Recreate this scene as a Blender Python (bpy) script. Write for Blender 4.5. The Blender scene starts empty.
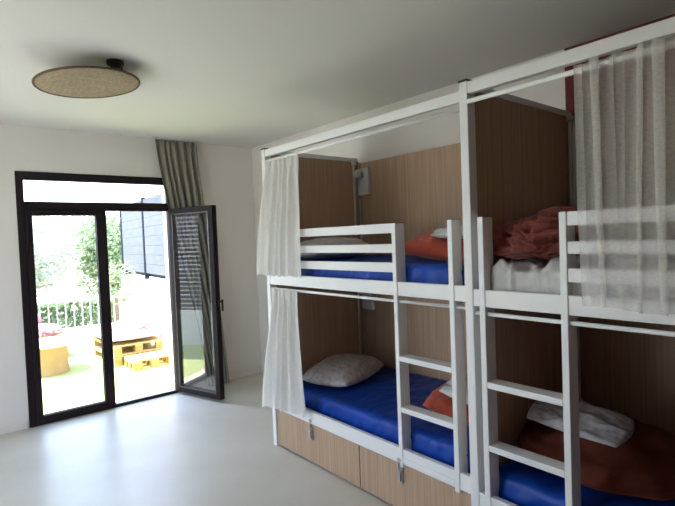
import bpy, bmesh, math, random
from mathutils import Vector, Matrix, noise
random.seed(7)
PI = math.pi
S = bpy.context.scene
C = S.collection

# ------------------------------------------------------------------ materials
def mat(name, col, rough=0.5, spec=0.5, metal=0.0, col2=None, nscale=8.0, stretch=(1, 1, 1),
        bump=0.0, bscale=40.0, detail=4.0, trans=0.0, sheen=0.0, lo=0.35, hi=0.65, alpha=None):
    m = bpy.data.materials.new(name); m.use_nodes = True
    n = m.node_tree.nodes; l = m.node_tree.links
    b = n['Principled BSDF']; out = n['Material Output']
    b.inputs['Base Color'].default_value = (*col, 1)
    b.inputs['Roughness'].default_value = rough
    b.inputs['Metallic'].default_value = metal
    b.inputs['Specular IOR Level'].default_value = spec
    if sheen:
        b.inputs['Sheen Weight'].default_value = sheen
    tc = n.new('ShaderNodeTexCoord'); mp = n.new('ShaderNodeMapping')
    l.new(tc.outputs['Object'], mp.inputs['Vector']); mp.inputs['Scale'].default_value = stretch
    colsock = None
    if col2:
        nz = n.new('ShaderNodeTexNoise'); nz.inputs['Scale'].default_value = nscale
        nz.inputs['Detail'].default_value = detail
        l.new(mp.outputs[0], nz.inputs['Vector'])
        r = n.new('ShaderNodeValToRGB'); l.new(nz.outputs['Fac'], r.inputs['Fac'])
        r.color_ramp.elements[0].position = lo; r.color_ramp.elements[1].position = hi
        r.color_ramp.elements[0].color = (*col, 1); r.color_ramp.elements[1].color = (*col2, 1)
        colsock = r.outputs['Color']; l.new(colsock, b.inputs['Base Color'])
    if bump:
        nb = n.new('ShaderNodeTexNoise'); nb.inputs['Scale'].default_value = bscale
        nb.inputs['Detail'].default_value = 5
        l.new(mp.outputs[0], nb.inputs['Vector'])
        bp = n.new('ShaderNodeBump'); bp.inputs['Strength'].default_value = bump
        bp.inputs['Distance'].default_value = 0.01
        l.new(nb.outputs['Fac'], bp.inputs['Height']); l.new(bp.outputs[0], b.inputs['Normal'])
    if trans:
        tr = n.new('ShaderNodeBsdfTranslucent'); tr.inputs['Color'].default_value = (*col, 1)
        if colsock: l.new(colsock, tr.inputs['Color'])
        mx = n.new('ShaderNodeMixShader'); mx.inputs['Fac'].default_value = trans
        l.new(b.outputs[0], mx.inputs[1]); l.new(tr.outputs[0], mx.inputs[2])
        l.new(mx.outputs[0], out.inputs['Surface'])
        last = mx
    else:
        last = b
    if alpha is not None:                       # open weave: part of the light passes straight through
        tp = n.new('ShaderNodeBsdfTransparent')
        ma = n.new('ShaderNodeMixShader')
        l.new(tp.outputs[0], ma.inputs[1]); l.new(last.outputs[0], ma.inputs[2])
        ma.inputs['Fac'].default_value = alpha
        # fine linen slubs: denser and thinner threads
        wn = n.new('ShaderNodeTexNoise'); wn.inputs['Scale'].default_value = 60
        mp2 = n.new('ShaderNodeMapping'); mp2.inputs['Scale'].default_value = (1, 1, 3.0)
        l.new(tc.outputs['Object'], mp2.inputs['Vector']); l.new(mp2.outputs[0], wn.inputs['Vector'])
        mr = n.new('ShaderNodeMapRange'); mr.inputs['From Min'].default_value = .3; mr.inputs['From Max'].default_value = .7
        mr.inputs['To Min'].default_value = alpha - .04; mr.inputs['To Max'].default_value = min(alpha + .04, 1)
        l.new(wn.outputs['Fac'], mr.inputs['Value']); l.new(mr.outputs[0], ma.inputs['Fac'])
        l.new(ma.outputs[0], out.inputs['Surface'])
    return m

def glass_mat():
    m = bpy.data.materials.new('window_glass'); m.use_nodes = True
    n = m.node_tree.nodes; l = m.node_tree.links
    n.remove(n['Principled BSDF'])
    tp = n.new('ShaderNodeBsdfTransparent'); tp.inputs['Color'].default_value = (.94, .955, .95, 1)
    gl = n.new('ShaderNodeBsdfGlossy'); gl.inputs['Roughness'].default_value = 0.0
    fr = n.new('ShaderNodeFresnel'); fr.inputs['IOR'].default_value = 2.3
    mx = n.new('ShaderNodeMixShader')
    ge = n.new('ShaderNodeNewGeometry'); sb = n.new('ShaderNodeMath'); sb.operation = 'SUBTRACT'; sb.inputs[0].default_value = 1
    ml = n.new('ShaderNodeMath'); ml.operation = 'MULTIPLY'
    l.new(ge.outputs['Backfacing'], sb.inputs[1]); l.new(fr.outputs[0], ml.inputs[0]); l.new(sb.outputs[0], ml.inputs[1])
    l.new(ml.outputs[0], mx.inputs['Fac']); l.new(tp.outputs[0], mx.inputs[1]); l.new(gl.outputs[0], mx.inputs[2])
    l.new(mx.outputs[0], n['Material Output'].inputs['Surface'])
    return m

M = {}
M['wall'] = mat('painted_wall', (.74, .70, .67), .85, .2, bump=.05, bscale=60)
M['burgundy'] = mat('burgundy_paint', (.17, .045, .035), .8, .2, bump=.05, bscale=60)
M['ceiling'] = mat('ceiling_paint', (.68, .67, .645), .9, .2)
M['floor'] = mat('polished_concrete', (.55, .51, .43), .36, .6, col2=(.62, .585, .50), nscale=1.6, detail=8, bump=.03, bscale=5)
M['frame'] = mat('dark_brown_aluminium', (.020, .013, .015), .65, .12)
M['glass'] = glass_mat()
M['bead'] = mat('bronze_glazing_bead', (.10, .09, .085), .5, .3)
M['white'] = mat('white_lacquered_metal', (.80, .79, .79), .38, .5, bump=.01, bscale=20)
M['wood'] = mat('oak_board', (.38, .245, .155), .5, .4, col2=(.50, .355, .24), nscale=7, stretch=(13, 13, .22), detail=3, lo=.3, hi=.7, bump=.03, bscale=30)
M['black'] = mat('black_plastic', (.015, .013, .013), .5, .4)
M['latch'] = mat('zinc_latch', (.50, .50, .52), .35, .5, metal=.8, bump=.02)
M['blue'] = mat('blue_satin_sheet', (.004, .045, .30), .42, .3, col2=(.006, .06, .40), nscale=5, bump=.35, bscale=9)
M['red'] = mat('terracotta_fabric', (.24, .055, .040), .85, .2, col2=(.30, .075, .055), nscale=20, bump=.15, bscale=40, sheen=.2)
M['orange'] = mat('orange_fabric', (.50, .085, .045), .85, .2, col2=(.42, .07, .045), nscale=14, bump=.15, bscale=40, sheen=.2)
M['brownred'] = mat('rust_fabric', (.11, .026, .014), .85, .2, col2=(.14, .035, .018), nscale=14, bump=.15, bscale=40)  # rust tone darkened: shade of the lower berth put into the colour
M['linen'] = mat('white_bed_linen', (.62, .61, .60), .85, .2, col2=(.54, .53, .52), nscale=25, bump=.1, bscale=60)
M['pillow'] = mat('patterned_pillowcase', (.55, .53, .53), .85, .2, col2=(.42, .38, .40), nscale=28, bump=.12, bscale=50, lo=.45, hi=.6)
M['sheer'] = mat('sheer_linen', (.88, .85, .81), .85, .1, trans=.35, alpha=.44)
M['gauze'] = mat('white_gauze', (.86, .845, .81), .85, .1, trans=.3, alpha=.90)
M['drape'] = mat('grey_beige_drape', (.34, .31, .26), .85, .1, trans=.22, col2=(.30, .275, .23), nscale=50, bump=.1, bscale=90)
M['burlap'] = mat('woven_jute', (.50, .41, .29), .9, .1, col2=(.36, .29, .20), nscale=55, stretch=(1, 1, 1), bump=.5, bscale=120, trans=.15)
M['rim'] = mat('dark_jute_binding', (.13, .095, .06), .85, .2, bump=.2, bscale=80)
M['lampw'] = mat('white_plastic', (.60, .60, .62), .35, .5)
M['cord'] = mat('white_tube', (.55, .52, .50), .4, .4)
M['turf'] = mat('artificial_turf', (.38, .45, .16), .95, .1, col2=(.46, .52, .24), nscale=40, bump=.15, bscale=200)
M['terrace'] = mat('render_cream', (.74, .70, .60), .9, .2)
M['outwall'] = mat('white_render', (.78, .74, .72), .9, .2)
M['screen'] = mat('grey_boards', (.088, .095, .110), .8, .1, col2=(.10, .108, .124), nscale=3, stretch=(1, 1, 6))
M['screenpost'] = mat('grey_post', (.012, .014, .02), .8, .1)
M['rail'] = mat('white_railing_paint', (.60, .63, .60), .5, .4)
M['pallet'] = mat('yellow_pallet_wood', (.52, .40, .19), .8, .2, col2=(.44, .33, .15), nscale=8, stretch=(6, 1, 1))
M['pallet_dark'] = mat('pallet_block', (.42, .26, .10), .8, .2)
M['drum'] = mat('orange_tan_drum', (.46, .29, .16), .8, .2, col2=(.42, .26, .14), nscale=10)
M['tabletop'] = mat('white_tabletop', (.80, .78, .74), .5, .4)
M['pinkc'] = mat('pink_cushion', (.38, .20, .25), .9, .1)
M['padc'] = mat('pale_pink_pad', (.50, .36, .34), .9, .1, col2=(.45, .31, .29), nscale=6)
M['magenta'] = mat('magenta_pattern', (.30, .10, .14), .9, .1, col2=(.52, .40, .41), nscale=16, lo=.45, hi=.52)
M['leaf'] = mat('foliage', (.18, .25, .12), .8, .1, col2=(.32, .39, .24), nscale=2.5, trans=.3)
M['paleleaf'] = mat('pale_foliage', (.42, .45, .35), .8, .1, col2=(.60, .62, .52), nscale=1.8, trans=.3)
M['bark'] = mat('bark', (.14, .10, .07), .9, .1, col2=(.2, .15, .11), nscale=12)
M['earth'] = mat('dry_ground', (.42, .38, .27), .95, .1, col2=(.34, .36, .20), nscale=.8)
M['louvre'] = mat('white_louvre_paint', (.74, .75, .78), .5, .4)

# ------------------------------------------------------------------ mesh builder
OFF = {}
class MB:
    def __init__(s): s.v = []; s.f = []
    def box(s, x0, x1, y0, y1, z0, z1):
        i = len(s.v)
        s.v += [(x, y, z) for z in (z0, z1) for y in (y0, y1) for x in (x0, x1)]
        s.f += [tuple(i + k for k in q) for q in ((0,2,3,1),(4,5,7,6),(0,1,5,4),(2,6,7,3),(0,4,6,2),(1,3,7,5))]
        return s
    def obox(s, p, q, w, h, up=(0, 0, 1)):      # bar from p to q, w across, h along up
        p = Vector(p); q = Vector(q); d = (q - p).normalized()
        a = d.cross(Vector(up)).normalized(); b = a.cross(d).normalized(); i = len(s.v)
        for e in (p, q):
            for sa, sb in ((-1,-1),(1,-1),(1,1),(-1,1)):
                s.v.append(tuple(e + a*sa*w/2 + b*sb*h/2))
        s.f += [tuple(i + k for k in r) for r in ((0,3,2,1),(4,5,6,7),(0,1,5,4),(1,2,6,5),(2,3,7,6),(3,0,4,7))]
        return s
    def tube(s, pts, r, n=12, cap=True):
        pts = [Vector(p) for p in pts]; rings = []
        for k, p in enumerate(pts):
            d = (pts[min(k+1, len(pts)-1)] - pts[max(k-1, 0)]).normalized()
            ref = Vector((0,0,1)) if abs(d.z) < .9 else Vector((1,0,0))
            a = d.cross(ref).normalized(); b = a.cross(d).normalized()
            rr = r[k] if isinstance(r, (list, tuple)) else r
            i = len(s.v); rings.append(i)
            for t in range(n):
                s.v.append(tuple(p + a*math.cos(2*PI*t/n)*rr + b*math.sin(2*PI*t/n)*rr))
        for k in range(len(rings)-1):
            for t in range(n):
                s.f.append((rings[k]+t, rings[k]+(t+1)%n, rings[k+1]+(t+1)%n, rings[k+1]+t))
        if cap:
            s.f.append(tuple(rings[0]+t for t in range(n))[::-1]); s.f.append(tuple(rings[-1]+t for t in range(n)))
        return s
    def lathe(s, prof, c=(0,0,0), n=40, mtx=None):  # prof: (radius, z)
        i0 = len(s.v); mtx = mtx or Matrix.Identity(3)
        for r, z in prof:
            for t in range(n):
                s.v.append(tuple(mtx @ Vector((r*math.cos(2*PI*t/n), r*math.sin(2*PI*t/n), z)) + Vector(c)))
        for k in range(len(prof)-1):
            for t in range(n):
                a = i0+k*n; s.f.append((a+t, a+(t+1)%n, a+n+(t+1)%n, a+n+t))
        s.f.append(tuple(i0+t for t in range(n))[::-1]); s.f.append(tuple(i0+(len(prof)-1)*n+t for t in range(n)))
        return s
    def grid(s, fn, nu, nv, wrap=False):
        i = len(s.v)
        for b in range(nv+1):
            for a in range(nu+1): s.v.append(tuple(fn(a/nu, b/nv)))
        for b in range(nv):
            for a in range(nu):
                k = i + b*(nu+1) + a; s.f.append((k, k+1, k+nu+2, k+nu+1))
        return s
    def build(s, name, m, parent=None, bevel=0.0, smooth=False, solid=0.0, seg=2):
        off = Vector(OFF.get(parent.name, (0,0,0))) if parent else Vector((0,0,0))
        if parent is None:
            xs = [v[0] for v in s.v]; ys = [v[1] for v in s.v]; zs = [v[2] for v in s.v]
            off = Vector(((min(xs)+max(xs))/2, (min(ys)+max(ys))/2, min(zs)))
        me = bpy.data.meshes.new(name)
        me.from_pydata([(v[0]-off.x, v[1]-off.y, v[2]-off.z) for v in s.v], [], s.f)
        me.materials.append(m)
        bm = bmesh.new(); bm.from_mesh(me)
        if not solid: bmesh.ops.recalc_face_normals(bm, faces=bm.faces)
        bm.to_mesh(me); bm.free()
        if smooth:
            for p in me.polygons: p.use_smooth = True
        me.update()
        o = bpy.data.objects.new(name, me); C.objects.link(o)
        if parent: o.parent = parent
        else: o.location = off
        OFF[o.name] = tuple(off)
        if bevel:
            b = o.modifiers.new('bevel', 'BEVEL'); b.width = bevel; b.segments = seg; b.limit_method = 'ANGLE'
        if solid:
            q = o.modifiers.new('solid', 'SOLIDIFY'); q.thickness = solid; q.offset = 0
        return o

def thing(name, label, cat, loc=(0,0,0), group=None, kind=None):
    o = bpy.data.objects.new(name, None); C.objects.link(o); o.location = loc; o.empty_display_size = .1
    OFF[o.name] = tuple(loc)
    if label: o['label'] = label
    if cat: o['category'] = cat
    if group: o['group'] = group
    if kind: o['kind'] = kind
    return o
def tag(o, label, cat, group=None, kind=None):
    o['label'] = label; o['category'] = cat
    if group: o['group'] = group
    if kind: o['kind'] = kind
    return o
def struct(o, kind='structure'): o['kind'] = kind; return o

def fbm(p, o=4):
    return noise.fractal(Vector(p), 1.0, 2.0, o)

# ------------------------------------------------------------------ room
D = 5.308; H = 2.777; XW = 3.145; XL = -1.8; YB = -1.7; T = .25
struct(MB().box(XL-T, XW+T, YB-T, D+.06, -.12, 0).build('floor', M['floor']))
struct(MB().box(XL-T, XW+T, YB-T, D+T, H, H+.2).build('ceiling', M['ceiling']))
DX0, DX1, DZ = .666, 2.098, 2.36
struct(MB().box(XL-T, DX0, D, D+T, 0, H).box(DX1, XW+T, D, D+T, 0, H).box(DX0, DX1, D, D+T, DZ, H).build('wall_front', M['wall']))
struct(MB().box(XW, XW+T, 1.457, D, 0, H).build('wall_right', M['wall']))
struct(MB().box(XW, XW+T, YB, 1.457, 0, H).build('wall_right_burgundy', M['burgundy'])).name = 'wall_right.001'
struct(MB().box(XL-T, XW+T, YB-T, YB, 0, H).build('wall_back', M['burgundy']))
WY0, WY1, WZ0, WZ1 = 2.3, 4.35, .0, 2.45
WYM = (WY0+WY1)/2
struct(MB().box(XL-T, XL, YB, WY0, 0, H).box(XL-T, XL, WY1, D, 0, H).box(XL-T, XL, WY0, WY1, WZ1, H).build('wall_left', M['wall']))
struct(MB().box(-1.75, .655, D-.012, D, 0, .07).build('baseboard_front', M['wall'], bevel=.003))
struct(MB().box(2.11, XW, D-.012, D, 0, .07).build('baseboard_front.001', M['wall'], bevel=.003))
struct(MB().box(XW-.012, XW, 3.45, D-.012, 0, .07).build('baseboard_right', M['wall'], bevel=.003))
# unseen side window left of the view, added to bring daylight into the room
w = thing('unseen_window_1', None, None, (XL-.06, (WY0+WY1)/2, 0), kind='structure')
MB().box(XL-.10, XL-.03, WY0, WY0+.07, 0, WZ1).box(XL-.10, XL-.03, WY1-.07, WY1, 0, WZ1).box(XL-.10, XL-.03, WY0, WY1, WZ1-.07, WZ1)\
    .box(XL-.10, XL-.03, WY0, WY1, 0, .07).box(XL-.10, XL-.03, WYM-.05, WYM+.05, 0, WZ1).build('window_frame', M['frame'], w)
MB().box(XL-.07, XL-.06, WY0+.07, WYM-.05, .07, WZ1-.07).build('pane', M['glass'], w)
MB().box(XL-.07, XL-.06, WYM+.05, WY1-.07, .07, WZ1-.07).build('pane', M['glass'], w)

# ------------------------------------------------------------------ french door in the front wall
d = thing('door_1', None, None, ((DX0+DX1)/2, D, 0), kind='structure')
y0, y1 = D-.012, D+.06
MB().box(DX0, .728, y0, y1, 0, DZ).box(2.062, DX1, y0, y1, 0, DZ).box(.728, 2.062, y0, y1, 2.285, DZ).box(.728, 2.062, y0, y1, 2.0, 2.085)\
    .box(.728, 2.062, y0, y1, 0, .028).build('door_frame', M['frame'], d, bevel=.003)
MB().box(1.43, 2.05, y0+.005, y0+.02, .028, .036).build('threshold', M['latch'], d)
MB().box(.728, 2.062, D+.02, D+.028, 2.085, 2.285).build('transom_pane', M['glass'], d)
def leaf(x0, x1, z0, z1, st, top, bot, ya, yb):
    return MB().box(x0, x0+st, ya, yb, z0, z1).box(x1-st, x1, ya, yb, z0, z1).box(x0+st, x1-st, ya, yb, z1-top, z1).box(x0+st, x1-st, ya, yb, z0, z0+bot)
lf = leaf(.73, 1.418, .03, 1.998, .05, .045, .055, D-.03, D+.035)
lf.box(1.325, 1.37, D-.03, D+.035, .06, 1.96)
lf = lf.build('fixed_leaf', M['frame'], d, bevel=.003)
OFF[lf.name] = OFF[d.name]
MB().box(.775, 1.33, D, D+.008, .08, 1.957).build('pane', M['glass'], lf)
# the open leaf: built along its own axis, then turned about the hinge
hinge = Vector((2.072, 5.275, 0)); free = Vector((2.268, 4.62, 0)); u = (free-hinge).normalized(); L = (free-hinge).length
nrm = Vector((u.y, -u.x, 0))
def tr(mb):
    mb.v = [tuple(hinge + u*x + nrm*y + Vector((0,0,z))) for x, y, z in mb.v]; return mb
# nrm points to -x side (towards the viewer's left)
ol = tr(leaf(0, L, .03, 2.02, .062, .06, .062, -.03, .03)).build('open_leaf', M['frame'], d, bevel=.004)
OFF[ol.name] = OFF[d.name]
tr(MB().box(.055, L-.055, -.005, .005, .085, 1.965)).build('pane', M['glass'], ol)
gk = MB()
for a, b, c_, e in ((.058, .066, .085, 1.965), (L-.066, L-.058, .085, 1.965)):
    gk.box(a, b, -.032, .032, c_, e)
gk.box(.06, L-.06, -.032, .032, .086, .094).box(.06, L-.06, -.032, .032, 1.954, 1.964)
tr(gk).build('glazing_bead', M['bead'], ol)
hd = tr(MB().box(L-.045, L-.015, -.04, -.03, .95, 1.12)); hd.v += []
hh = tr(MB().box(L-.04, L-.022, -.075, -.04, 1.02, 1.04).box(L-.04, L-.022, -.09, -.075, .93, 1.05))
hd.f += [tuple(i+len(hd.v) for i in f) for f in hh.f]; hd.v += hh.v
hd.build('handle', M['black'], ol, bevel=.002)
tr(MB().box(L, L+.012, -.012, .012, .99, 1.05).box(L, L+.022, -.006, .006, 1.01, 1.03)).build('lock_plate', M['black'], ol)

# ------------------------------------------------------------------ drape beside the door
def cloth(name, label, cat, m, top, bot, nf, amp, zt, zb, seed=0, yn=(0, 1), parent=None, nu=180, nv=40, group=None, gather=True, thick=0.0, header=.03, phase=0., ampb=1.0, sharp=1.0):
    """top/bot: ((x0,y0),(x1,y1)) line ends; folds push along the normal of that line"""
    def fn(a, t):
        e = t*t*(3-2*t)
        w = .5*t + .5*e
        p0 = Vector(top[0]).lerp(Vector(bot[0]), w); p1 = Vector(top[1]).lerp(Vector(bot[1]), w)
        q = p0.lerp(p1, a); dn = (p1-p0).normalized(); nn = Vector((-dn.y, dn.x))
        jitter = .55*noise.noise(Vector((a*3.1+seed, t*.7, seed*1.7)))
        ph = 2*PI*(nf*(a + .035*math.sin(a*9+seed) + .012*jitter*nf) + phase)
        s = math.sin(ph + .5*noise.noise(Vector((a*4, t*1.8, seed))))
        s = math.copysign(abs(s)**sharp, s)
        k = amp*(.45 + .55*min(1, t*5))*(1 + (ampb-1)*t)
        off = k*s*(.7+.5*noise.noise(Vector((a*5+3, seed, t)))+.2)
        # tight little gathers near the heading
        g = max(0, 1-t*9)
        off += .006*g*math.sin(2*PI*nf*2.6*a)
        fine = .004*noise.noise(Vector((a*30, t*6, seed)))
        q = q + nn*(off+fine) + dn*(.25*amp*math.cos(ph)*min(1, t*3))
        z = zt(a) + (zb(a)-zt(a))*t if callable(zt) else zt+(zb-zt)*t
        if t > .98: z += .006*math.sin(ph*2)
        if t < .001: z += .006*math.sin(2*PI*nf*2.6*a)
        return (q.x, q.y, z)
    o = MB().grid(fn, nu, nv).build(name, m, parent, smooth=True, solid=thick)
    if label: tag(o, label, cat, group)
    return o
cloth('window_drape', 'grey-beige gathered drape hanging from the ceiling at the right side of the glazed door', 'curtain', M['drape'],
      ((1.935, 5.25), (2.40, 5.245)), ((2.38, 5.20), (2.615, 5.16)), 6, .032, 2.765, .02, seed=4, nu=220, nv=60, ampb=1.1, thick=.002)
t = MB(); t.box(1.93, 2.44, 5.235, 5.262, 2.765, 2.777); tag(t.build('curtain_track', M['lampw']), 'short white ceiling track above the grey-beige drape', 'curtain track')

# ------------------------------------------------------------------ ceiling lamp
lc = Vector((.844, 3.373, 2.671)); nz = Vector((-.088, .044, 1)).normalized()
lmp = thing('ceiling_lamp', 'round flat jute shade lamp on a short dark stem under the white ceiling', 'ceiling lamp', (.955, 3.185, 2.65))
mt = Vector((0,0,1)).rotation_difference(nz).to_matrix()
MB().lathe([(.001, .012), (.15, .012), (.29, .004), (.297, 0), (.29, -.004), (.15, .004), (.001, .004)], lc, 72, mt).build('lamp_shade', M['burlap'], lmp, smooth=True)
MB().tube([tuple(mt @ Vector((.299*math.cos(2*PI*k/72), .299*math.sin(2*PI*k/72), 0)) + lc) for k in range(73)], .0075, 8, cap=False).build('rim', M['rim'], lmp, smooth=True)
MB().lathe([(.046, 0), (.05, .004), (.05, .022), (.046, .0265)], (.955, 3.185, 2.75), 32).build('ceiling_rose', M['black'], lmp)
MB().tube([(.985, 3.165, 2.752), (.985, 3.165, 2.69)], .006, 10).build('stem', M['black'], lmp)
MB().tube([(.94, 3.20, 2.752), (.93, 3.22, 2.715)], .004, 8).build('bracket', M['black'], lmp)

# ------------------------------------------------------------------ bunk beds
def wood(b): return M['wood']
def bunk(label, xf, ya, yb, near_panel, lad0, lad1, rods, drawers, xpost, latches, latchlab):
    """xf: front face of rails; ya near end, yb far end (y); lad0<lad1: outer faces of the ladder"""
    B = 3.13
    r = thing('bunk_bed', label, 'bunk bed', ((xf+B)/2, (ya+yb)/2, 0), group='white bunk beds with oak panels')
    pw = .046
    for px, py in ((xpost, ya), (xpost, yb-pw), (B-pw, ya), (B-pw, yb-pw)):
        top = 2.36 if px == xpost else 2.33
        pd = .062 if px == xpost else pw
        if px != xpost and py > 2: py = yb - .017
        p = MB().box(px, px+pd, py, py+pw, .0, top)
        p = p.build('post', M['white'], r, bevel=.004)
        if px == xpost:
            OFF[p.name] = OFF[r.name]
            MB().box(px-.002, px+pd+.002, py-.002, py+pw+.002, top, top+.008).build('post_cap', M['black'], p)
    a, b = ya+pw, yb-pw
    MB().box(xf, xf+.035, a, b, 2.30, 2.355).build('top_beam', M['white'], r, bevel=.003)
    MB().box(xf, xf+.03, a, b, 1.296, 1.377).build('side_rail', M['white'], r, bevel=.003)
    MB().box(xf, xf+.03, a, b, .302, .394).build('side_rail', M['white'], r, bevel=.003)
    for y in (ya+.005, yb-.035):
        MB().box(xpost+.062, B-pw, y, y+.03, 2.325, 2.36).build('end_bar', M['white'], r, bevel=.003)
    # curtain rods
    MB().tube([(xf+.0, a, 2.262), (xf+.0, b, 2.262)], .011, 10).build('curtain_rod', M['white'], r, smooth=True)
    MB().tube([(xf+.018, a, 1.262), (xf+.018, b, 1.262)], .0095, 10).build('curtain_rod', M['white'], r, smooth=True)
    # boards
    MB().box(B-.03, B-.012, a, b, 1.30, 2.315).box(B-.03, B-.012, a, b, .30, 1.24).build('back_panel', M['wood'], r)
    MB().box(xpost+.062, B-pw, yb-.036, yb-.018, .10, 2.325).build('end_panel', M['wood'], r)
    if near_panel:
        MB().box(xpost+.062, B-pw, ya+.018, ya+.036, .10, 2.325).build('end_panel', M['wood'], r)
    for z in (1.30, .31):
        MB().box(xf+.03, B-.03, a, b, z, z+.02).build('mattress_board', M['white'] if 0 else M['wood'], r)
    # guard rails between ladder and far post (or near post)
    g0, g1 = rods
    for z0, z1 in ((1.66, 1.717), (1.545, 1.596), (1.43, 1.487)):
        MB().box(xf, xf+.028, g0, g1, z0, z1).build('guard_rail', M['white'], r, bevel=.003)
    # ladder
    s0, s1 = xf-.022, xf+.068
    s0 = xf-.006; s1 = xf+.075
    lad = MB().box(s0, s1, lad0, lad0+.03, .285, 1.717).box(s0, s1, lad1-.03, lad1, .285, 1.717).build('ladder', M['white'], r, bevel=.003)
    OFF[lad.name] = OFF[r.name]
    for y in (lad0, lad1-.03):
        MB().box(s0, s1, y, y+.03, 1.717, 1.7195).build('end_cap', M['black'], lad)
    for z in (.945, .645, .345):
        MB().box(s0, s1-.005, lad0+.03, lad1-.03, z-.03, z).build('rung', M['white'], lad, bevel=.003)
    # slatted underside, drawers
    for k, (q0, q1) in enumerate(drawers):
        dr = MB().box(xf+.008, xf+.026, q0+.004, q1-.004, .015, .296).box(xf+.03, B-.15, q0+.02, q0+.035, .03, .22).box(xf+.03, B-.15, q1-.035, q1-.02, .03, .22)\
            .box(xf+.026, B-.15, q0+.02, q1-.02, .02, .03)
        dr = dr.build('drawer', M['wood'], r, bevel=.0015)
        OFF[dr.name] = OFF[r.name]
        y = latches[k]; lt = MB()
        lt.box(xf-.004, xf+.008, y-.018, y+.018, .185, .285).box(xf-.016, xf-.004, y-.011, y+.011, .20, .262)
        lt.tube([(xf-.006, y-.006, .27), (xf-.012, y-.006, .315), (xf-.004, y, .325)], .0025, 6).tube([(xf-.006, y+.006, .27), (xf-.012, y+.006, .315), (xf-.004, y, .325)], .0025, 6)
        MB().box(xf-.010, xf-.002, y-.012, y+.012, .318, .334).build('catch', M['latch'], dr, bevel=.002)
        h = lt.build('latch', M['latch'], dr, bevel=.001); h['label'] = latchlab
    # thin tube in the back far corner carrying the lamp cable
    MB().tube([(B-.11, yb-.05, .50), (B-.11, yb-.05, 1.29)], .010, 10).build('corner_tube', M['cord'], r, smooth=True)
    MB().tube([(B-.11, yb-.05, 1.40), (B-.11, yb-.05, 2.30)], .010, 10).tube([(B-.125, yb-.05, 2.31), (B-.095, yb-.05, 2.31)], .022, 16).build('corner_tube', M['cord'], r, smooth=True)
    return r
XA, XB = 2.087, 1.991
far = bunk('white framed bunk bed nearer the glazed door, with fully seen ladder and pale oak drawers', XA, 1.437, 3.376, True, 1.562, 1.99,
           (1.99, 3.33), ((1.46, 2.356), (2.356, 3.33)), XA-.004, (1.99, 2.864), 'grey metal hook latch')
near = bunk('white framed bunk bed at the right edge, in front of the burgundy wall', XB, -.50, 1.427, False, .929, 1.345,
            (-.45, .929), ((-.47, .47), (.47, 1.38)), XB-.003, (0., .95), 'grey metal hook latch')

# mattresses with satin sheets
def mattress(x0, x1, ya, yb, z0, z1, label, seed):
    def prof(nu=90, nv=44):
        pass
    mb = MB(); r = .035
    nu, nv = 120, 64
    def fn(a, b):
        # b runs round the cross-section front -> top -> back
        y = ya + (yb-ya)*a; h = z1-z0; w = x1-x0; tot = 2*h+w; s = b*tot
        if s < h: x, z, nx, nzz = x0, z0+s, -1, 0
        elif s < h+w: x, z, nx, nzz = x0+(s-h), z1, 0, 1
        else: x, z, nx, nzz = x1, z1-(s-h-w), 1, 0
        # rounded shoulder
        dx = min(x-x0, x1-x); dz_ = z1-z
        if dx < r and dz_ < r:
            cx = x0+r if x-x0 < r else x1-r; cz = z1-r
            v = Vector((x-cx, z-cz)); v = v.normalized()*r if v.length > 0 else v; x, z = cx+v.x, cz+v.y
        end = min(a, 1-a)*(yb-ya)
        if end < r and z > z1-.06: z -= (r-end)*.6
        n1 = noise.noise(Vector((x*3+seed, y*9 + x*4, z*6)))
        n2 = abs(noise.noise(Vector((x*5 - y*3, y*12+seed+z*9, z*4))))
        off = .005*n1 + (.015*(1-n2)**4 if nx else .006*(1-n2)**5)
        if end < .02: off = 0
        return (x+nx*off, y, z+nzz*off)
    mb.grid(fn, nu, nv)
    i = len(mb.v); mb.v += [(x0, ya, z0), (x1, ya, z0), (x0, yb, z0), (x1, yb, z0)]
    mb.f.append((i, i+1, i+3, i+2))
    mb.f.append(tuple(b*(nu+1) for b in range(nv+1))); mb.f.append(tuple(b*(nu+1)+nu for b in range(nv+1))[::-1])
    o = mb.build('mattress', M['blue'], smooth=True)
    tag(o, label, 'mattress', group='mattresses in blue satin sheets')
    return o
mattress(XA+.078, 3.085, 1.50, 3.335, 1.322, 1.475, 'blue satin-sheeted mattress on the upper berth of the bunk nearer the glazed door', 1)
mattress(XA+.078, 3.085, 1.50, 3.335, .332, .492, 'blue satin-sheeted mattress on the lower berth of the bunk nearer the glazed door', 5)
mattress(XB+.078, 3.085, -.42, 1.375, 1.322, 1.43, 'blue mattress mostly hidden under the crumpled white sheet, upper right berth', 9)
mattress(XB+.078, 3.085, -.42, 1.375, .332, .485, 'dark blue mattress on the lower berth at the bottom right', 13)

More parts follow.
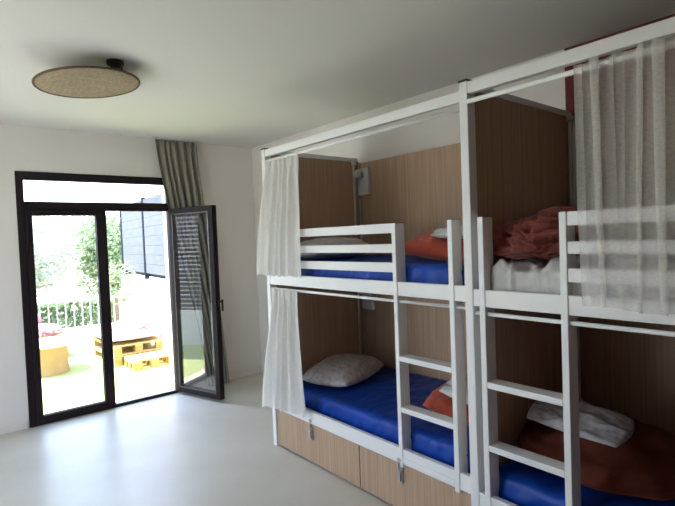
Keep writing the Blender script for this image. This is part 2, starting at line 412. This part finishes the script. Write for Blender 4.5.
# soft goods
def pillow(name, label, cat, m, c, sx, sy, h, rz=0, tilt=(0, 0), seed=0, group=None, wr=.010):
    mb = MB(); n = 44
    def side(sgn):
        def fn(a, b):
            X = 2*a-1; Y = 2*b-1
            px = X*(1-.10*Y*Y*(1) + .04*abs(X)**6*abs(Y)**6); py = Y*(1-.12*X*X)
            t = max(0, (1-abs(X)**2.6))**.55 * max(0, (1-abs(Y)**2.6))**.55
            wv = wr*(noise.noise(Vector((X*2.2+seed, Y*2.2, sgn))) + .7*(1-abs(noise.noise(Vector((X*3.5, Y*3.0+seed, 2)))*2))) * min(1, t*3)
            z = sgn*h/2*t*(1+.0) + wv
            if sgn < 0: z = -h/2*t*.55
            return (px*sx/2, py*sy/2, z)
        return fn
    mb.grid(side(1), n, n)
    k0 = len(mb.f)
    mb.grid(side(-1), n, n)
    R = Matrix.Rotation(rz, 3, 'Z') @ Matrix.Rotation(tilt[0], 3, 'X') @ Matrix.Rotation(tilt[1], 3, 'Y')
    mb.v = [tuple(R @ Vector(v) + Vector(c)) for v in mb.v]
    o = mb.build(name, m, smooth=True); 
    bm = bmesh.new(); bm.from_mesh(o.data); bmesh.ops.remove_doubles(bm, verts=bm.verts, dist=.0005); bmesh.ops.recalc_face_normals(bm, faces=bm.faces); bm.to_mesh(o.data); bm.free()
    for p in o.data.polygons: p.use_smooth = True
    return tag(o, label, cat, group)
pillow('pillow', 'pale patterned pillow lying on the lower blue mattress at its far end', 'pillow', M['pillow'], (2.58, 3.05, .55), .72, .48, .21, rz=.35, tilt=(.02, 0), seed=1, wr=.012)
pillow('pillow', 'flat white pillow behind the guard rails on the upper blue mattress', 'pillow', M['linen'], (2.50, 3.06, 1.535), .66, .46, .22, rz=.05, seed=3)

def heap(name, label, cat, m, c, sx, sy, h, seed=0, rz=0., folds=1.0, sub=5, group=None, lean=0., flat=.25, freq=2.0):
    bm = bmesh.new(); bmesh.ops.create_icosphere(bm, subdivisions=sub, radius=1)
    R = Matrix.Rotation(rz, 3, 'Z')
    for v in bm.verts:
        p = v.co.copy(); q = p*freq + Vector((seed*3.1, seed, seed*.7))
        warp = Vector((noise.noise(q), noise.noise(q+Vector((9,3,1))), noise.noise(q+Vector((2,8,5)))))
        qq = q*1.15 + warp*1.5
        r1 = 1-abs(noise.noise(qq)*2.0); r2 = 1-abs(noise.noise(qq*2.1+Vector((4,4,4)))*2.0)
        low = noise.noise(p*1.3+Vector((seed, 0, 0)))
        k = 1 + .22*low + folds*(.16*(max(r1, 0)**1.5-.4) + .07*(max(r2, 0)**1.5-.4))
        p = p*k
        z = p.z
        if z < 0: z *= flat
        x = p.x*sx/2; y = p.y*sy/2; z = z*h
        x += lean*z
        v.co = R @ Vector((x, y, z)) + Vector(c)
    me = bpy.data.meshes.new(name); zmin = min(v.co.z for v in bm.verts)
    for v in bm.verts: v.co -= Vector(c)
    for f in bm.faces: f.smooth = True
    bm.to_mesh(me); bm.free(); me.materials.append(m)
    o = bpy.data.objects.new(name, me); C.objects.link(o); o.location = c
    OFF[o.name] = c
    return tag(o, label, cat, group)
# far bunk, upper: orange pillow with white cloth
pillow('pillow', 'orange-red pillow behind the ladder on the upper blue mattress', 'pillow', M['orange'], (2.62, 1.94, 1.535), .50, .66, .22, rz=-.05, tilt=(.10, -.05), seed=7, wr=.022)
heap('blanket', 'orange-red folded blanket stacked behind the orange-red pillow on the upper berth', 'blanket', M['orange'], (2.84, 1.76, 1.50), .38, .44, .20, seed=3, freq=1.5, sub=4)
heap('towel', 'small white cloth lying on the orange-red pillow of the upper berth', 'towel', M['linen'], (2.48, 1.80, 1.64), .30, .36, .05, seed=5, folds=1.0, sub=4, flat=.5)
# far bunk, lower
pillow('pillow', 'orange-red pillow on the lower blue mattress behind the ladder, under a white pillow', 'pillow', M['orange'], (2.62, 1.83, .56), .58, .50, .24, rz=.15, tilt=(.12, .0), seed=11, wr=.02)
pillow('pillow', 'white pillow resting on the orange-red pillow, lower berth by the ladder', 'pillow', M['linen'], (2.50, 1.70, .705), .46, .36, .12, rz=.12, tilt=(.16, -.02), seed=12, wr=.02)

# near bunk, upper: crumpled white sheet hanging over the mattress front, terracotta duvet
def sheet():
    def fn(a, b):
        y = .30 + 1.01*a; s = b*1.05
        if s < .10: x = XB+.052; z = 1.362+s*.99
        else: x = XB+.052+(s-.10)*.75; z = 1.461
        q = Vector((x*6, y*6, 3.3)); wv = Vector((noise.noise(q), noise.noise(q+Vector((5,5,5))), 0))
        r1 = 1-abs(noise.noise(q*.7+wv*1.3)*2); r2 = 1-abs(noise.noise(q*1.5+wv*1.5+Vector((7,1,2)))*2)
        d = .034*max(r1, 0)**2 + .024*max(r2, 0)**2
        edge = min(1, (1-b)*6, b*12+.25)
        d *= edge
        k = .55 if s < .1 else 1
        if s < .10: return (x - .012*max(r2, 0), y, z + d*k*.4)
        return (x, y, z + d + .035*math.sin(min(1, (s-.1)/.5)*PI/2)*edge)
    o = MB().grid(fn, 150, 120).build('bed_sheet', M['linen'], smooth=True, solid=.003)
    return tag(o, 'crumpled white sheet over the front of the upper right berth, under the terracotta duvet', 'sheet')
sheet()
heap('duvet', 'rumpled terracotta duvet heaped on the white sheet of the upper right berth', 'duvet', M['red'], (2.34, 1.165, 1.55), .58, .54, .17, seed=2, folds=1.35, sub=6, freq=1.7)
heap('blanket', 'darker terracotta blanket bunched on top of the duvet near the oak panel', 'blanket', M['red'], (2.42, 1.15, 1.665), .40, .36, .08, seed=8, folds=1.3, sub=5, freq=1.7)
# near bunk, lower
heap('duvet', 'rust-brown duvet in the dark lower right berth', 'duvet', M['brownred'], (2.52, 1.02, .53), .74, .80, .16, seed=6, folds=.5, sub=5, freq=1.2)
pillow('pillow', 'pinkish white pillow on the rust-brown duvet in the lower right berth', 'pillow', M['pillow'], (2.42, 1.09, .712), .30, .46, .07, rz=.1, tilt=(.10, -.16), seed=21, wr=.015)

# bunk curtains
cloth('bunk_curtain', 'white gauze curtain bunched at the far post over the upper berth', 'curtain', M['gauze'],
      ((XA-.0, 2.875), (XA-.0, 3.345)), ((XA-.035, 2.835), (XA-.045, 3.475)), 6, .022, 2.268, 1.372, seed=2, nu=200, ampb=1.1, group='gauze curtains of the bunk nearer the door')
cloth('bunk_curtain', 'white gauze curtain bunched at the far post over the lower berth', 'curtain', M['gauze'],
      ((XA-.002, 2.95), (XA-.002, 3.33)), ((XA-.055, 2.82), (XA-.05, 3.49)), 5, .024, lambda a: 1.268, lambda a: .375-.065*a, seed=8, nu=200, ampb=1.1, group='gauze curtains of the bunk nearer the door')
def sheer_curtain():
    rnd = random.Random(12); y0_, y1_ = .882, -.28; Ly = y0_-y1_
    folds = [(.03, .010, 1.3), (.072, .017, 3.3), (.125, .010, 1.3), (.160, .010, 1.2), (.208, .014, 2.9), (.258, .020, 3.4), (.33, .012, 1.3), (.40, .014, 2.9), (.50, .016, 3.2), (.60, .012, 1.6), (.70, .016, 3.2), (.80, .014, 2.9), (.90, .014, 2.9)]
    fl = [(f, s_, k, rnd.uniform(-.02, .02)) for f, s_, k in folds]
    def fn(a, t):
        dy = 0.0; dx = .008*math.sin(a*17+1.3*t)
        for f, s_, k, w in fl:
            fc = f + w*t; g = (a-fc)/s_
            e = math.exp(-g*g); kk = k if t < .12 else k*(1-.25*t if k > 1.8 else max(.25, 1-.9*t))
            dy -= kk*s_*g*e; dx -= .016*kk*e*.6
        hd_ = math.exp(-(t/.025)**2)
        dx += .004*math.sin(a*210)*hd_
        x = XB - .014 - .034*min(1, t*1.6) + dx
        y = y0_ - Ly*(a+dy) - .026*t*(1-a)
        z = 2.282 + (1.345-2.282)*t + .004*math.sin(a*90+2)*(1 if t < .01 else 0) + (.006*math.sin(a*22) if t > .99 else 0)
        return (x, y, z)
    o = MB().grid(fn, 560, 50).build('bunk_curtain', M['sheer'], smooth=True)
    return tag(o, 'wide sheer linen curtain hanging over the upper berth at the right edge', 'curtain')
sheer_curtain()

# reading lamps on the back board
def reading_lamp(y, z, label):
    r = thing('reading_lamp', label, 'lamp', (3.10, y, z), group='white reading lamps of the bunks')
    MB().box(3.062, 3.10, y-.07, y+.07, z-.12, z+.12).build('lamp_base', M['lampw'], r, bevel=.006)
    MB().tube([(3.062, y+.03, z+.055), (3.03, y+.012, z+.06)], .010, 10).build('arm', M['lampw'], r)
    MB().lathe([(.020, .03), (.034, .024), (.040, 0), (.042, -.035), (.036, -.037), (.03, -.01)], (3.02, y+.012, z+.07), 24).build('lamp_shade', M['lampw'], r, smooth=True)
    MB().lathe([(.036, .0), (.036, .003)], (3.02, y+.012, z+.031), 20).build('bulb_ring', M['latch'], r)
reading_lamp(3.26, 2.14, 'white box reading lamp on the upper back board near the far corner')
reading_lamp(3.26, 1.10, 'white box reading lamp on the lower back board, above the pale pillow')

# ------------------------------------------------------------------ outside: terrace
G = -.02
struct(MB().box(-9, 3.6, D+T, 9.75, -.3, G).build('floor_terrace', M['turf'])).name = 'floor.001'
struct(MB().box(XL-T-3.5, XL-T, -2, D+T, -.3, G).build('floor_side_terrace', M['terrace'])).name = 'floor.002'
struct(MB().box(DX0-.0, DX1+.0, D+.06, D+T, -.12, -.005).build('doorsill', M['terrace'])).name = 'trim_1'
gp = MB().box(-40, 40, 9.75, 60, -.9, -.6).build('garden_ground', M['earth']); struct(gp)
struct(MB().box(-40, -9, -30, 9.75, -.9, -.3).box(3.6, 40, -30, 9.75, -.9, -.3).build('garden_ground', M['earth']))
# boundary wall + board screen
Cn = Vector((2.98, 10.273, 0)); Nn = Vector((2.60, 6.0, 0)); dr_ = (Nn-Cn).normalized(); sd = Vector((-dr_.y, dr_.x, 0))
def alongwall(d_): return Cn + dr_*d_
wl = MB(); a = Cn + sd*.08; b = Nn + sd*.08
wl.obox((a.x, a.y, .52), (b.x, b.y, .52), .16, 1.08); tag(wl.build('boundary_wall', M['outwall']), 'low white rendered wall bounding the terrace on the right', 'wall')
sc_ = thing('privacy_screen', 'grey horizontal board screen standing above the white boundary wall', 'fence', (Cn.x, Cn.y, 1.1))
for k in range(3):
    s0, s1 = .10+k*1.72, .10+(k+1)*1.72
    if s1 > 4.2: s1 = 4.2
    mb = MB()
    for j in range(8):
        p = alongwall(s0+.03)+sd*.05; q = alongwall(s1-.03)+sd*.05; zc = 1.17+j*.155+.07
        mb.obox((p.x, p.y, zc), (q.x, q.y, zc), .03, .152)
    mb.build('board_panel', M['screen'], sc_)
    p = alongwall(s0+.04)+sd*.085; q = alongwall(s1-.04)+sd*.085
    MB().obox((p.x, p.y, 1.715), (q.x, q.y, 1.715), .012, 1.22).build('added_joint_backing', M['screenpost'], sc_)  # dark sheet added behind the boards to close bright gaps into dark joints
for k in range(4):
    p = alongwall(min(.10+k*1.72, 4.2))+sd*.05
    MB().box(p.x-.03, p.x+.03, p.y-.03, p.y+.03, 1.06, 2.44).build('post', M['screenpost'], sc_)
    
# railing
rl = thing('terrace_railing', 'white metal railing with vertical bars along the terrace edge', 'railing', (1.4, 9.6, G))
def ry(x): return 9.66 - .19*(x-1.5)/.8*.9
ra, rb = (-3.0, ry(-3.0)*0+10.3, 0), (2.85, 9.42, 0)
def rp(t_): return (ra[0]+(rb[0]-ra[0])*t_, ra[1]+(rb[1]-ra[1])*t_)
for z in (.72, .10):
    MB().obox((*rp(0), z), (*rp(1), z), .03, .03).build('rail', M['rail'], rl)
NB = 46
for k in range(NB+1):
    x, y = rp(k/NB); MB().box(x-.008, x+.008, y-.008, y+.008, G, .72).build('bar', M['rail'], rl)
# low kerb behind the railing
kb = MB().obox((-3.0, 10.36, .08), (2.9, 9.50, .08), .10, .30).build('terrace_kerb', M['outwall']); tag(kb, 'low pale kerb wall at the foot of the white railing', 'kerb')

# round drum table
tb = thing('round_table', 'round low table with white top on an orange-tan drum base', 'table', (1.20, 7.55, G))
MB().lathe([(.255, G), (.25, G+.01), (.215, .355), (.21, .365)], (1.20, 7.55, 0), 48).build('drum_base', M['drum'], tb, smooth=False, bevel=.002)
MB().lathe([(.36, .365), (.38, .367), (.38, .393), (.37, .40)], (1.20, 7.55, 0), 56).build('tabletop', M['tabletop'], tb)

def cushion(name, label, m, c, sx, sy, h, rz=0, tilt=(0,0), seed=0): return pillow(name, label, 'cushion', m, c, sx, sy, h, rz, tilt, seed)
def pallet(label, x0, x1, y0, y1, layers, rz=0.):
    cx, cy = (x0+x1)/2, (y0+y1)/2; r = thing('pallet_seat', label, 'pallet', (cx, cy, G), group='pallet furniture on the terrace')
    r.rotation_euler = (0, 0, rz)
    for k in range(layers):
        z = G + k*.145; n = 5; bw = (y1-y0)/n
        mb = MB()
        for j in range(n): mb.box(x0, x1, y0+j*bw+.012, y0+(j+1)*bw-.012, z+.120, z+.142)
        mb.build('deck_boards', M['pallet'], r)
        mb = MB()
        for yy in (y0, (y0+y1)/2-.04, y1-.08):
            mb.box(x0, x1, yy, yy+.08, z+.0, z+.018); 
        for xx in (x0, (x0+x1)/2-.05, x1-.1): mb.box(xx, xx+.1, y0, y1, z+.100, z+.119)
        mb.build('runners', M['pallet'], r)
        for yy in (y0, (y0+y1)/2-.04, y1-.08):
            for xx in (x0+.005, (x0+x1)/2-.05, x1-.105): MB().box(xx, xx+.1, yy+.002, yy+.078, z+.019, z+.099).build('block', M['pallet_dark'], r)
    return r
pallet('yellow wooden pallet sofa base carrying the pale pink seat pad', 1.92, 2.60, 7.12, 8.2, 2, 0)
pallet('single low yellow pallet set as a table before the pallet sofa', 2.03, 2.60, 6.66, 7.06, 1, .0)
cushion('seat_pad', 'pale pink seat pad on the yellow pallet sofa', M['padc'], (2.24, 7.66, .335), .76, 1.12, .12, seed=31)
cushion('cushion', 'pink cushion lying on the seat pad of the pallet sofa', M['pinkc'], (2.36, 7.72, .45), .56, .52, .16, rz=.4, tilt=(.15, -.25), seed=33)
pallet('pallet bench behind the round white-topped table', .75, 1.60, 8.30, 9.05, 2, 0)
cushion('cushion', 'magenta and white patterned cushion on the bench behind the round table', M['magenta'], (1.28, 8.60, .375), .62, .56, .24, seed=35)
cushion('cushion', 'rose-pink cushion leaning at the back of the bench behind the round table', M['pinkc'], (1.12, 8.95, .50), .52, .16, .36, rz=.1, tilt=(-.1, 0), seed=37)

# louvred shutter panel standing to the left of the door (seen mirrored in the open leaf)
lv = thing('louvred_shutter', 'white louvred shutter panel mirrored in the glass of the open door leaf', 'shutter', (-.30, 6.6, G))
MB().box(-.33, -.27, 5.85, 5.92, G, 2.45).box(-.33, -.27, 7.28, 7.35, G, 2.45).box(-.33, -.27, 5.92, 7.28, 2.38, 2.45).box(-.33, -.27, 5.92, 7.28, G, .55).build('frame', M['louvre'], lv)
mb = MB()
for k in range(26):
    z = .585+k*.07
    mb.obox((-.30, 5.92, z), (-.30, 7.28, z), .052, .010, up=(-.35, 0, 1))
mb.build('louvre_slats', M['louvre'], lv)
MB().box(-.36, -.345, 5.85, 7.35, .5, 2.45).build('dark_gap_sheet', M['black'], lv)  # black sheet added behind the slats so their gaps mirror dark

# vegetation ---------------------------------------------------------
def leaves(mb, c, rad, n, size, seed, fill=.55, squash=1.0):
    rnd = random.Random(seed)
    for _ in range(n):
        while True:
            p = Vector((rnd.uniform(-1,1), rnd.uniform(-1,1), rnd.uniform(-1,1)))
            if fill**2 < p.length_squared <= 1: break
        p = p.normalized()*(p.length**.6)
        k = 1 + .35*noise.noise(p*2.1+Vector((seed, 0, 0)))
        q = Vector(c) + Vector((p.x*rad[0]*k, p.y*rad[1]*k, p.z*rad[2]*k))
        a = Vector((rnd.gauss(0,1), rnd.gauss(0,1), rnd.gauss(0,.6))).normalized()
        b = a.cross(Vector((rnd.gauss(0,1), rnd.gauss(0,1), rnd.gauss(0,1)))).normalized()
        s = size*rnd.uniform(.6, 1.3); i = len(mb.v)
        mb.v += [tuple(q - a*s), tuple(q + b*s*.4), tuple(q + a*s), tuple(q - b*s*.4)]
        mb.f.append((i, i+1, i+2, i+3))
def leafbuild(mb, name, m, parent=None):
    return mb.build(name, m, parent, smooth=False, solid=0.0)
def hedge(name, label, p, q, w, z0, z1, n, size, m, seed, group=None):
    rnd = random.Random(seed); mb = MB(); p = Vector(p); q = Vector(q); d_ = q-p; nn = Vector((-d_.y, d_.x, 0)).normalized()
    for _ in range(n):
        s = rnd.random(); hh = rnd.random()
        if rnd.random() < .6: o_ = rnd.choice((-1, 1))*w/2*(1+.2*noise.noise(Vector((s*20, hh*3, seed)))); z = z0+(z1-z0)*hh
        else: o_ = rnd.uniform(-w/2, w/2); z = z1 + .08*noise.noise(Vector((s*14, 0, seed)))
        c = p + d_*s + nn*o_; c.z = z + rnd.uniform(-.03, .03)
        a = Vector((rnd.gauss(0,1), rnd.gauss(0,1), rnd.gauss(0,.7))).normalized(); b = a.cross(Vector((rnd.gauss(0,1), rnd.gauss(0,1), rnd.gauss(0,1)))).normalized()
        sz = size*rnd.uniform(.6, 1.3); i = len(mb.v)
        mb.v += [tuple(c-a*sz), tuple(c+b*sz*.45), tuple(c+a*sz), tuple(c-b*sz*.45)]; mb.f.append((i, i+1, i+2, i+3))
    r = thing(name, label, 'hedge', (p+d_/2)*1.0)
    leafbuild(mb, 'foliage', m, r)
    st = MB()
    for k in range(9):
        c = p+d_*((k+.5)/9); st.tube([(c.x, c.y, z0-.55), (c.x+.03, c.y, (z0+z1)/2), (c.x-.02, c.y+.03, z1-.1)], [.02, .015, .006], 6)
    st.build('stems', M['bark'], r)
    return r
hedge('clipped_hedge', 'dense green hedge behind the white railing bars', (-3.0, 10.9, -.6), (2.75, 10.15, -.6), .5, -.15, .60, 15000, .05, M['leaf'], 3)
def tree(name, label, base, h, crown, m, n, size, seed):
    r = thing(name, label, 'tree', base, group='trees beyond the terrace')
    bx, by, bz = base; st = MB()
    st.tube([(bx, by, bz), (bx+.05, by, bz+h*.4), (bx, by+.05, bz+h*.8)], [.13, .09, .03], 10)
    rnd = random.Random(seed)
    for k in range(7):
        an = rnd.uniform(0, 2*PI); z = bz+h*rnd.uniform(.3, .6)
        st.tube([(bx+.03, by, z), (bx+math.cos(an)*crown*.4, by+math.sin(an)*crown*.4, z+h*.15), (bx+math.cos(an)*crown*.7, by+math.sin(an)*crown*.7, z+h*.25)], [.05, .03, .01], 7)
    st.build('trunk', M['bark'], r, smooth=True)
    mb = MB()
    for k in range(7):
        an = 2*PI*k/7+rnd.random(); rr = crown*.45 if k else 0
        leaves(mb, (bx+math.cos(an)*rr, by+math.sin(an)*rr, bz+h*(.62+.22*rnd.random())), (crown*.62,)*2+(h*.26,), n//7, size, seed+k, fill=.35)
    leafbuild(mb, 'crown', m, r)
    return r
tree('broadleaf_tree', 'pale sunlit broadleaf tree seen through the left door pane', (1.3, 12.6, -.6), 2.95, 1.5, M['paleleaf'], 9000, .075, 11)
tree('broadleaf_tree', 'green leafy tree beside the edge of the grey board screen', (3.55, 13.0, -.6), 2.9, .9, M['leaf'], 6000, .07, 27)
tree('broadleaf_tree', 'distant pale tree farthest behind the railing, between the two nearer trees', (2.4, 17.8, -.6), 3.3, 2.3, M['paleleaf'], 9000, .11, 55)
def shrub(label, c, h, n, seed, leans=0.0):
    r = thing('terrace_shrub', label, 'shrub', c, group='small plants by the boundary wall')
    mb = MB(); leaves(mb, (c[0], c[1], c[2]+h*.72), (h*.17, h*.17, h*.26), n, .05, seed, fill=.1); leafbuild(mb, 'foliage', M['leaf'], r)
    MB().tube([c, (c[0]+.02, c[1], c[2]+h*.7)], [.012, .006], 6).build('stem', M['bark'], r)
shrub('sparse shrub in front of the grey board screen near the door jamb', (2.48, 8.55, G), 1.5, 200, 61)

# ------------------------------------------------------------------ light
sun = bpy.data.lights.new('sun', 'SUN'); sun.energy = 5.0; sun.angle = .009; sun.color = (1.0, .93, .88)
so = bpy.data.objects.new('sun', sun); C.objects.link(so); so.location = (-4, 6, 12)
so.rotation_euler = Vector((-.33, .06, .94)).to_track_quat('Z', 'Y').to_euler()
W = bpy.data.worlds.new('world'); S.world = W; W.use_nodes = True
n = W.node_tree.nodes; l = W.node_tree.links
bg = n['Background']
tc = n.new('ShaderNodeTexCoord'); sp = n.new('ShaderNodeSeparateXYZ'); l.new(tc.outputs['Generated'], sp.inputs[0])
rp_ = n.new('ShaderNodeValToRGB'); l.new(sp.outputs['Z'], rp_.inputs['Fac'])
rp_.color_ramp.elements[0].position = 0.0; rp_.color_ramp.elements[0].color = (.78, .86, 1.0, 1)
rp_.color_ramp.elements[1].position = .7; rp_.color_ramp.elements[1].color = (.44, .61, 1.0, 1)
l.new(rp_.outputs['Color'], bg.inputs['Color']); bg.inputs['Strength'].default_value = 1.9
def portal(name, loc, rot, sx, sy):
    L_ = bpy.data.lights.new(name, 'AREA'); L_.shape = 'RECTANGLE'; L_.size = sx; L_.size_y = sy; L_.cycles.is_portal = True
    o = bpy.data.objects.new(name, L_); C.objects.link(o); o.location = loc; o.rotation_euler = rot
portal('door_portal', ((DX0+DX1)/2, D+.10, 1.18), (-PI/2, 0, 0), 1.4, 2.3)
portal('window_portal', (XL-.15, WYM, 1.2), (0, -PI/2, 0), 2.45, 2.1)

# ------------------------------------------------------------------ camera
cam = bpy.data.cameras.new('camera'); co = bpy.data.objects.new('camera', cam); C.objects.link(co)
Rr = Vector((0.76486211, -0.6430598, -0.03821048)); Uu = Vector((5.02464340e-02, 4.18900644e-04, 9.98736762e-01)); Ff = Vector((0.64223145, 0.76581585, -0.03263186))
co.matrix_world = Matrix(((Rr.x, Uu.x, -Ff.x, 0), (Rr.y, Uu.y, -Ff.y, 0), (Rr.z, Uu.z, -Ff.z, 1.65), (0, 0, 0, 1)))
cam.sensor_fit = 'HORIZONTAL'; cam.sensor_width = 36; cam.lens = 36*492.887/675; cam.clip_start = .02
S.camera = co
S.view_settings.view_transform = 'Standard'; S.view_settings.look = 'None'; S.view_settings.gamma = 1
S.view_settings.use_curve_mapping = False; S.view_settings.exposure = 2.45
try:
    S.cycles.use_denoising = True; S.cycles.denoiser = 'OPENIMAGEDENOISE'
    S.cycles.max_bounces = 14; S.cycles.diffuse_bounces = 8; S.cycles.transparent_max_bounces = 16
    S.cycles.caustics_reflective = False; S.cycles.sample_clamp_indirect = 8
except Exception: pass
